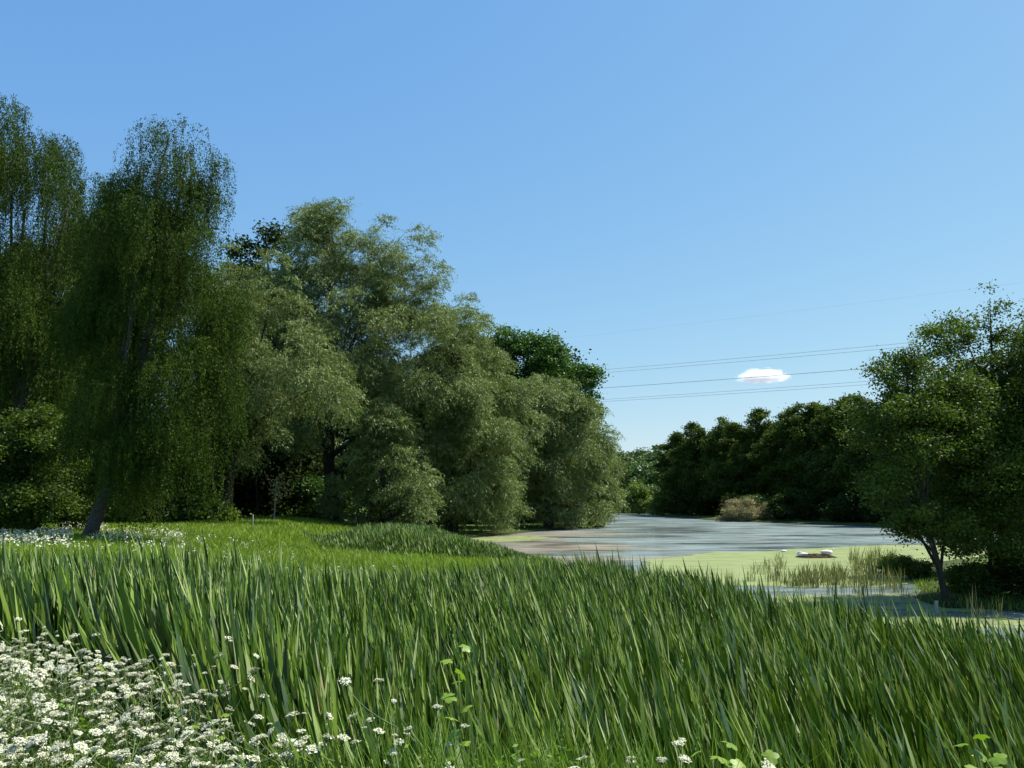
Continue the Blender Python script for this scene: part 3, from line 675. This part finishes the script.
# reeds standing in the duckweed: tufts one can count
rng = np.random.default_rng(230)
prot = []
for k in range(6):
    r = np.random.default_rng(400 + k); n = 15
    B = np.zeros((n, 3)); B[:, :2] = r.normal(size=(n, 2)) * .10
    V, Fc, R = blades(r, B, r.uniform(.25, .85, n), r.uniform(.012, .024, n), r.normal(size=(n, 2)) * .14, 3, r.uniform(.05, 1, n) if k % 2 else r.beta(2, 3, n), 1.6)
    prot.append(mesh('reed_tuft', V, Fc, M['reed'], R))
k = 0
while k < 135:
    px = rng.uniform(765, 890) if k < 110 else rng.uniform(745, 900); py = rng.uniform(560, 588) if k < 110 else rng.uniform(556, 597)
    if (k < 110 and px < 790 and rng.random() < .6) or (782 < px < 852 and py < 576): continue
    X_, Y_ = gp(px, py)
    o = obj('reed_tuft', prot[rng.integers(6)], None, (X_, Y_, -.03)); s = rng.uniform(.7, 1.2); o.scale = (s * 1.3, s * 1.3, s * rng.uniform(.7, 1.25)); o.rotation_euler = (0, 0, rng.uniform(0, 6.28))
    tag(o, 'tuft of green and straw coloured reeds standing in the duckweed', 'reed tuft', 'reed tufts in the duckweed'); k += 1
for k in range(16):                                 # dark tussocks in the shaded channel and at its margin
    px = [760, 776, 800, 834, 862, 866, 700, 716, 730, 985, 1000, 970, 905, 895, 902, 888][k]; py = [600, 604, 606, 597, 598, 599, 583, 590, 594, 622, 620, 617, 600, 592, 588, 590][k]
    X_, Y_ = gp(px, py)
    o = obj('reed_tuft', prot[k % 6], None, (X_, Y_, -.03)); o.scale = (.8, .8, .8 + .2 * (k % 3)); o.rotation_euler = (0, 0, k)
    tag(o, 'sparse tuft of reeds in the shaded channel beyond the cattails', 'reed tuft', 'reed tufts in the shaded channel')

# ------------------------------------------------------------------ swans, nest, small bird
def bird(name, label, cat, loc, rz, s, neck):
    e = empty(name, loc, label, cat, None, rz)
    body = [(-.62, 0, .22, .03), (-.50, 0, .22, .10), (-.34, 0, .21, .18), (-.12, 0, .20, .235), (.10, 0, .19, .24), (.28, 0, .20, .20), (.40, 0, .26, .13)]
    P = np.array([b[:3] for b in body] + [q[:3] for q in neck]); R = np.array([b[3] for b in body] + [q[3] for q in neck])
    V, Fc, _ = tube(P * s, R * s, 14)
    obj('body', mesh('body', V, Fc, M['swan'], smooth=True), e)
    for sg in (-1, 1):
        W = np.array([(.24, .17 * sg, .27), (.05, .235 * sg, .30), (-.2, .21 * sg, .31), (-.45, .12 * sg, .31), (-.66, .04 * sg, .34)]) * s
        V, Fc, _ = tube(W, np.array((.05, .11, .12, .08, .015)) * s, 10, .55)
        obj('wing', mesh('wing', V, Fc, M['swan'], smooth=True), e)
    h, t = np.array(neck[-1][:3]), unit(np.array(neck[-1][:3]) - np.array(neck[-2][:3]))
    V, Fc, _ = tube(np.array([h + t * .0, h + t * .06, h + t * .13]) * s, np.array((.032, .024, .008)) * s, 8)
    obj('beak', mesh('beak', V, Fc, M['beak'], smooth=True), e)
    return e
up = [(.47, 0, .36, .075), (.46, 0, .48, .055), (.42, 0, .60, .046), (.44, 0, .70, .043), (.50, 0, .755, .055), (.57, 0, .75, .045), (.62, 0, .735, .025)]
low = [(.47, 0, .31, .08), (.52, 0, .36, .055), (.53, 0, .43, .046), (.56, 0, .49, .045), (.61, 0, .50, .055), (.67, 0, .48, .04), (.71, 0, .465, .022)]
back = [(.43, 0, .34, .08), (.38, 0, .42, .06), (.26, .03, .46, .055), (.12, .05, .45, .05), (.0, .06, .44, .058), (-.08, .06, .42, .045), (-.13, .06, .40, .025)]
nx_, ny_ = gp(816, 557.5)
bird('swan', 'white swan resting with its head low at the right end of the brown nest', 'swan', (nx_ + .66, ny_ + .05, .14), .15, .64, low)
bird('swan', 'white swan with its neck folded back at the left end of the brown nest', 'swan', (nx_ - .80, ny_, .06), 2.7, .54, back)
gx_, gy_ = gp(784, 552)
bird('gull', 'small white water bird floating alone left of the swan nest', 'bird', (gx_, gy_, -.02), .2, .34, [(q[0], q[1], q[2] - .02 * i_, q[3]) for i_, q in enumerate(low)])
rng = np.random.default_rng(240)
n = 1500; a = rng.uniform(0, 6.28, n); rr = np.sqrt(rng.random(n))
P = np.stack([nx_ + rr * np.cos(a) * 1.05, ny_ + rr * np.sin(a) * .6, .20 * (1 - rr ** 2.5) * rng.uniform(.2, 1, n) + .01], -1)
A = np.stack([rng.normal(size=n) * 1.6, rng.normal(size=n), rng.normal(size=n) * .12], -1)
V, Fc, R = cards(rng, P, A, rng.uniform(.2, .5, n), .035, rng.random(n))
o = obj('nest', mesh('nest', V, Fc, M['nest'], R)); tag(o, 'low brown mound of dead reeds on which the two swans rest', 'nest')

# ------------------------------------------------------------------ posts, log, thin dead stems
def post(name, label, cat, px, Y, h, r, mat, lean=(0, 0), base=None, group=None):
    b = gbase(px, Y) if base is None else np.array(base)
    P = np.array([(0, 0, -.3), (0, 0, 0), (lean[0] * .5, lean[1] * .5, h * .5), (lean[0], lean[1], h * .97), (lean[0], lean[1], h)])
    V, Fc, R = tube(P, np.array((r, r, r * .95, r * .92, r * .6)), 8)
    o = obj(name, mesh(name, V, Fc, M[mat], smooth=False), None, b); tag(o, label, cat, group); return o
post('stake', 'pale wooden stake at the meadow edge in front of the dark willows', 'stake', 256, 52, 1.0, .045, 'pale_bark')
bx_, by_ = gp(936, 613)
post('stump', 'small pale broken stump in the channel below the leaning alder', 'stump', 0, 0, .35, .06, 'pale_bark', (.03, 0), (bx_, by_, 0))
for k, (px, Y, h, lx, lab) in enumerate([(277, 66, 3.0, .05, 'thin pale dead stem with a tuft of dry leaves in the willow shade'), (262, 72, 4.5, -.5, 'thin leaning dead stem left of the stem with dry leaves'), (300, 72, 5.5, .3, 'thin dark dead stem between the silvery and the tallest willow')]):
    post('dead_stem', lab, 'dead tree', px, Y, h, .06, 'pale_bark' if k == 0 else 'bark', (lx, 0))
rng = np.random.default_rng(250)
c = at(279, 486, 65.8)
V, Fc, R = cards(rng, c + rng.normal(size=(260, 3)) * np.array((.45, .35, .55)), rng.normal(size=(260, 3)), .22, .12, rng.random(260))
st = [o_ for o_ in COL.objects if o_.name == 'dead_stem'][0]
o = obj('dry_leaves', mesh('dry_leaves', V - np.array(st.location), Fc, M['dry'], R), st)

# ------------------------------------------------------------------ power cables and cloud
for k, (y0, y1, th, lab) in enumerate([(366.5, 344, .034, 'uppermost thin overhead cable crossing the sky beside the cloud'), (369.5, 348, .034, 'second overhead cable just under the uppermost one'),
                                    (384.5, 366.5, .052, 'thickest overhead cable running in front of the small cloud'), (396, 379.5, .034, 'upper cable of the lowest pair over the far wood'),
                                    (398, 383, .034, 'lowest overhead cable just above the far wood'), (331, 298, .008, 'very faint single cable high above the other overhead cables')]):
    xa, xb = 590, 915
    s = (y1 - y0) / (xb - xa)
    A = at(xa - 210, y0 - s * 210 + 5, 300); Bp = at(xb + 260, y1 + s * 260 - 9, 150)
    t = np.linspace(0, 1, 60)[:, None]; P = A + (Bp - A) * t; P[:, 2] -= 4 * .9 * (t * (1 - t))[:, 0] * 1.0
    V, Fc, R = tube(P, np.full(60, th), 6)
    o = obj('power_cable', mesh('power_cable', V, Fc, M['cable'], smooth=True)); tag(o, lab, 'power cable', 'overhead power cables')

def cloud():
    m, nt = new_mat('cloud_vapour'); N, K = nt.nodes, nt.links
    tc = N.new('ShaderNodeTexCoord')
    n = N.new('ShaderNodeTexNoise'); n.inputs['Scale'].default_value = 3.2; n.inputs['Detail'].default_value = 5; n.inputs['Roughness'].default_value = .6
    K.new(tc.outputs['Object'], n.inputs[0])
    ln = N.new('ShaderNodeVectorMath'); ln.operation = 'LENGTH'; mp = N.new('ShaderNodeMapping'); mp.inputs['Scale'].default_value = (1, 1, 1)
    K.new(tc.outputs['Object'], mp.inputs[0]); K.new(mp.outputs[0], ln.inputs[0])
    a = N.new('ShaderNodeMath'); a.operation = 'MULTIPLY_ADD'; a.inputs[1].default_value = 1.5; K.new(n.outputs['Fac'], a.inputs[0])
    sb = N.new('ShaderNodeMath'); sb.operation = 'SUBTRACT'; sb.inputs[0].default_value = .20; K.new(ln.outputs['Value'], sb.inputs[1]); K.new(sb.outputs[0], a.inputs[2])
    r = N.new('ShaderNodeMapRange'); r.inputs[1].default_value = .0; r.inputs[2].default_value = .35; r.inputs[3].default_value = 0; r.inputs[4].default_value = .055
    K.new(a.outputs[0], r.inputs[0])
    v = N.new('ShaderNodeVolumePrincipled'); v.inputs['Color'].default_value = (1, 1, 1, 1); v.inputs['Anisotropy'].default_value = .2
    K.new(r.outputs[0], v.inputs['Density'])
    v.inputs['Emission Strength'].default_value = 0
    o = N.new('ShaderNodeOutputMaterial'); K.new(v.outputs[0], o.inputs['Volume'])
    return m
import bmesh
Yc = 3000.0; c = at(763, 378, Yc)
bm = bmesh.new(); bmesh.ops.create_icosphere(bm, subdivisions=4, radius=1.25)
for v in bm.verts:
    if v.co.z < -.25: v.co.z = -.25 + (v.co.z + .25) * .1
me = bpy.data.meshes.new('cloud'); bm.to_mesh(me); bm.free(); me.materials.append(cloud())
o = obj('cloud', me, None, c); o.scale = (95, 80, 34); tag(o, 'single small white flat-bottomed cloud low over the far wood', 'cloud')

# ------------------------------------------------------------------ cow parsley and herbs in front
def umbel_mesh(rng, r):
    n = 15; a = np.arange(n) * 2.4; q = r * np.sqrt((np.arange(n) + .4) / n)
    C = np.stack([q * np.cos(a), q * np.sin(a), .012 - .18 * q ** 2 / r + rng.normal(size=n) * .002], -1)
    rays = [tube(np.array([(0, 0, -r * .85), c * np.array((.55, .55, .2)) + np.array((0, 0, -r * .3)), c]), np.array((.0011, .0009, .0008)), 4) for c in C]
    m = 9; i = np.repeat(np.arange(n), m); k = len(i)
    P = C[i] + rng.normal(size=(k, 3)) * np.array((.0052, .0052, .0018))
    th = rng.uniform(0, 6.28, k); s = rng.uniform(.0030, .0052, k)[:, None]
    X_ = np.stack([np.cos(th), np.sin(th), rng.normal(size=k) * .3], -1); Y_ = np.stack([-np.sin(th), np.cos(th), rng.normal(size=k) * .3], -1)
    V = np.stack([P - X_ * s, P - Y_ * s, P + X_ * s, P + Y_ * s], 1).reshape(-1, 3)
    fl = (V, np.arange(4 * k).reshape(k, 4), rng.random(k))
    ray = join(rays)
    me = mesh('umbel', *(lambda a_: (a_[0], a_[1]))(join([fl, ray])), M['flower'], np.concatenate([fl[2], ray[2] * 0 + .5]))
    me.materials.append(M['stem']); mi = np.zeros(len(me.polygons), dtype=np.int32); mi[len(fl[1]):] = 1; me.polygons.foreach_set('material_index', mi)
    return me
rng = np.random.default_rng(260)
UM = [umbel_mesh(rng, r) for r in (.026, .021, .029, .018, .024)]

def parsley_stem(rng, h):
    parts = [tube(bez(np.array((0, 0, -.05)), np.array((rng.normal() * .05, rng.normal() * .05, h * .5)), np.array((rng.normal() * .08, rng.normal() * .08, h)), 8), np.linspace(.006, .0025, 8), 6)]
    ends = [parts[0][0][-1]]
    main = bez(np.zeros(3), np.array((0, 0, h * .5)), np.array(ends[0]), 12)
    for k in range(7):
        j = rng.integers(4, 11); a = main[j]; an = rng.uniform(0, 6.28); l = rng.uniform(.12, .42)
        b = a + np.array((math.cos(an) * l, math.sin(an) * l, (h - a[2]) * rng.uniform(.35, 1.0) + .04))
        B = bez(a, a + np.array((math.cos(an) * l * .8, math.sin(an) * l * .8, .05)), b, 6)
        parts.append(tube(B, np.linspace(.003, .0016, 6), 4)); ends.append(B[-1])
    V, Fc, R = join(parts); return V, Fc, np.full(len(Fc), .5), ends
def fern_leaves(rng, h, n=9):
    P, A = [], []
    for k in range(n):
        z = rng.uniform(.05, .8) * h; an = rng.uniform(0, 6.28); l = rng.uniform(.15, .32)
        for t in np.linspace(.15, 1, 12):
            for sg in (-1, 0, 1):
                w = l * (1 - t) * .45 * sg
                for q in range(2):
                    P.append((math.cos(an) * l * t - math.sin(an) * w * (q + .6) * .8, math.sin(an) * l * t + math.cos(an) * w * (q + .6) * .8, z + .12 * t - .16 * t * t)); A.append((math.cos(an + sg * .8), math.sin(an + sg * .8), -.1 + rng.normal() * .3))
    P, A = np.array(P) + rng.normal(size=(len(P), 3)) * .006, np.array(A)
    return cards(rng, P, A, rng.uniform(.028, .05, len(P)), .014, rng.random(len(P)))
PP = []
for k in range(7):
    h = 1.0
    V, Fc, R, ends = parsley_stem(rng, h)
    ms = mesh('stem', V, Fc, M['stem'], R); V, Fc, R = fern_leaves(rng, h); ml = mesh('leaves', V, Fc, M['herb'], R)
    PP.append((ms, ml, ends))
def parsley(px, Y, ztop, q, label, group):
    x = (px - CX) / F * Y; g = float(ground_z(x, Y)); h = max(ztop - g, .3)
    ms, ml, ends = PP[q % 7]
    e = empty('cow_parsley', (x, Y, g), label, 'wildflower', group, rng.uniform(0, 6.28)); s = h / 1.03
    obj('stem', ms, e).scale = (1, 1, s); obj('leaves', ml, e).scale = (1, 1, s)
    for k, p in enumerate(ends):
        u = obj('umbel', UM[(k + q) % 5], e, (p[0], p[1], p[2] * s)); u.rotation_euler = (rng.normal() * .28, rng.normal() * .28, rng.uniform(0, 6.28)); u.scale = (rng.choice([.55, .8, .95, 1.15]) * rng.uniform(.85, 1.1),) * 3
# the drift at the bottom left: (screen column, distance) with tops falling towards the viewer
cnt = 0; tries = 0
while cnt < 215 and tries < 4000:
    tries += 1
    Y = rng.uniform(3.9, 8.3); px = rng.uniform(-40, 300)
    ypix = 498 + 0
    zt = 2.27 - .09 * (7 - Y) + rng.normal() * .13
    topy = 498 + (ZC - zt) / Y * F
    lim = np.interp(px, [-40, 0, 60, 120, 200, 240, 300], [625, 630, 628, 640, 655, 690, 705])
    lim += 14 * vnoise(px / 30, Y, 1.2, 71)
    if topy < lim or vnoise(px / 35, Y * 1.3, 1.5, 72) < -.45 or (px > 200 and rng.random() < .35) or (topy > 800): continue
    parsley(px, Y, zt, cnt, 'cow parsley with flat white flower heads in the dense drift at the bottom left', 'cow parsley in the drift'); cnt += 1
for k, (px, py, Y, lab) in enumerate([(225, 650, 5.6, 'cow parsley sprig standing just right of the dense drift in front of the cattails'), (250, 660, 5.4, 'greenish budding cow parsley against the dark cattails right of the drift'), (285, 702, 4.9, 'cow parsley with small flower heads halfway between drift and tall sprig'),
                                   (330, 712, 4.6, 'short cow parsley leaning in front of the cattails near the tall creamy one'), (345, 735, 4.4, 'lowest cow parsley beside the feathery green herbs'), (415, 688, 4.6, 'tall cow parsley with creamy heads left of the thick cattail shoot'),
                                   (395, 735, 4.3, 'cow parsley below the tall creamy one'), (455, 760, 4.0, 'cow parsley at the bottom border beside the thick cattail shoot'), (645, 738, 4.0, 'cow parsley with one bright white head at the bottom middle'), (612, 758, 3.9, 'tiny cow parsley head left of the bright bottom middle one'), (795, 765, 3.8, 'cow parsley head at the bottom border below the broad leaf')]):
    parsley(px, Y, at(px, py, Y)[2], k, lab, 'scattered cow parsley')

# low leafy herbs and undergrowth between the flowers
rng = np.random.default_rng(270)
n = 8000; y = rng.uniform(2.6, 7.6, n); px = rng.uniform(-60, 1090, n); x = (px - CX) / F * y
ok = (y < interp_px(x, y, EDGE_X, FRONT) + .35) ; x, y = x[ok], y[ok]; n = len(x)
g = ground_z(x, y); lim = np.where(CX + x / y * F < 300, 2.0 - .04 * y, np.where((CX + x / y * F > 380) & (CX + x / y * F < 790), 2.14, 2.02) - .12 * np.abs(y - 3.8))
i = np.repeat(np.arange(n), 34); m = len(i)
P = np.stack([x[i] + rng.normal(size=m) * .09, y[i] + rng.normal(size=m) * .09, g[i] + rng.random(m) ** .6 * np.maximum((lim[i] - g[i]) * (.88 + .16 * vnoise(x[i], y[i], 2.5, 4) + .10 * np.sin(i * 12.9)), .1)], -1)
V, Fc, R = cards(rng, P, rng.normal(size=(m, 3)) * np.array((1, 1, .5)), rng.uniform(.025, .06, m), rng.uniform(.008, .018, m), np.clip(rng.random(m) * .6 + .4 * (vnoise(x[i], y[i], 1.5, 2) * .5 + .5), 0, 1))
a1 = (V, Fc, R)
i = np.repeat(np.arange(n), 5); m = len(i)
a2 = blades(rng, np.stack([x[i] + rng.normal(size=m) * .1, y[i] + rng.normal(size=m) * .1, g[i]], -1), np.maximum(lim[i] - g[i] + .12, .2) * rng.uniform(.5, 1.1, m), np.full(m, .006), rng.normal(size=(m, 2)) * .25, 4, rng.random(m))
V, Fc, R = join([a1, a2])
o = obj('undergrowth', mesh('undergrowth', V, Fc, M['herb'], R)); tag(o, 'feathery green weeds and grass at the foot of the flowers', 'undergrowth', kind='stuff')

def lobed_leaf(rng, r):
    """palmate leaf lying roughly flat, stalk at the origin"""
    pts = []
    N_ = 36
    for k in range(N_):
        a = 2 * math.pi * k / N_
        rr = r * (.62 + .38 * abs(math.cos(2.5 * a)) ** .7) * (1 - .55 * max(0, math.cos(a - math.pi)) ** 8) * (1 + .05 * math.sin(a * 17))
        pts.append((rr * math.cos(a), rr * math.sin(a), -.25 * rr * rr / r + .02 * math.sin(5 * a) * r))
    V = np.array([(0, 0, 0)] + pts); k = np.arange(0, N_, 2)
    Fc = np.stack([k * 0, 1 + k, 1 + (k + 1) % N_, 1 + (k + 2) % N_], -1)
    return V, Fc, np.full(len(Fc), rng.uniform(.5, 1))
def broad_plant(name, label, px, py, Y, n, r, spread, cat='plant'):
    top = at(px, py, Y); g = float(ground_z(top[0], Y)); h = top[2] - g
    e = empty(name, (top[0], Y, g), label, cat)
    P = bez(np.array((.02, 0, -.05)), np.array((.05, 0, h * .5)), np.array((0, 0, h * .95)), 8); obj('stem', mesh('stem', *tube(P, np.linspace(.006, .003, 8), 6)[:2], M['stem'], np.full(10000, .3)[:len(tube(P, np.linspace(.006, .003, 8), 6)[1])]), e)
    for k in range(n):
        a = k * 2.4 + rng.random(); z = h * (1 - .55 * k / n * spread[1]); q = spread[0] * rng.uniform(.5, 1)
        V, Fc, R = lobed_leaf(rng, r * rng.uniform(.75, 1.1))
        o = obj('leaf', mesh('leaf', V, Fc, M['herb'], R), e, (math.cos(a) * q, math.sin(a) * q, z))
        o.rotation_euler = (rng.normal() * .35, rng.normal() * .35, a)
for a in [('hop_vine', 'climbing vine with small lobed leaves twisting up among the cattails', 458, 648, 4.6, 14, .045, (.06, .9)),
          ('seedling', 'green seedling with flat lobed leaves at the bottom right of the middle', 712, 746, 3.9, 7, .045, (.13, .25)),
          ('burdock', 'single broad round leaf at the bottom between seedling and cattail shoots', 752, 756, 3.8, 5, .04, (.08, .3)),
          ('seedling', 'pale green seedling with maple-like leaves near the bottom right corner', 978, 740, 3.9, 6, .042, (.10, .2)),
          ('herb', 'yellow green lobed herb among the flowers at the bottom left', 85, 668, 5.6, 7, .05, (.10, .4)),
          ('herb', 'yellow green leafy herb beneath the first right hand flower sprigs', 210, 715, 5.0, 6, .05, (.10, .4))]:
    broad_plant(*a)

# far white flowers in the meadow
rng = np.random.default_rng(280)
parts = []
def flecks(n, pxl, pxh, yl, yh, h):
    px = rng.uniform(pxl, pxh, n); y = rng.uniform(yl, yh, n); x = (px - CX) / F * y
    ok = vnoise(x, y, 1.2, 66) + rng.normal(size=n) * .3 - 1.6 * (np.abs(y - (yl + yh) / 2) / (yh - yl)) ** 2 > -.2; x, y = x[ok], y[ok]; k = 7; i = np.repeat(np.arange(len(x)), k); m = len(i)
    P = np.stack([x[i] + rng.normal(size=m) * .06, y[i] + rng.normal(size=m) * .06, ground_z(x, y)[i] + h + rng.normal(size=m) * .07], -1)
    parts.append(cards(rng, P, np.stack([rng.normal(size=m), rng.normal(size=m), rng.normal(size=m) * .4], -1), .075, .06, rng.random(m)))
flecks(620, -40, 78, 28, 40, .5); flecks(330, 95, 190, 32, 42, .42); flecks(70, 185, 300, 32, 42, .35); flecks(200, 70, 110, 42, 50, .5); flecks(90, 0, 400, 26, 34, .4)
V, Fc, R = join(parts)
o = obj('meadow_flowers', mesh('meadow_flowers', V, Fc, M['flower'], R)); tag(o, 'drifts of small white flowers across the meadow around the leaning birch', 'wildflowers', kind='stuff')
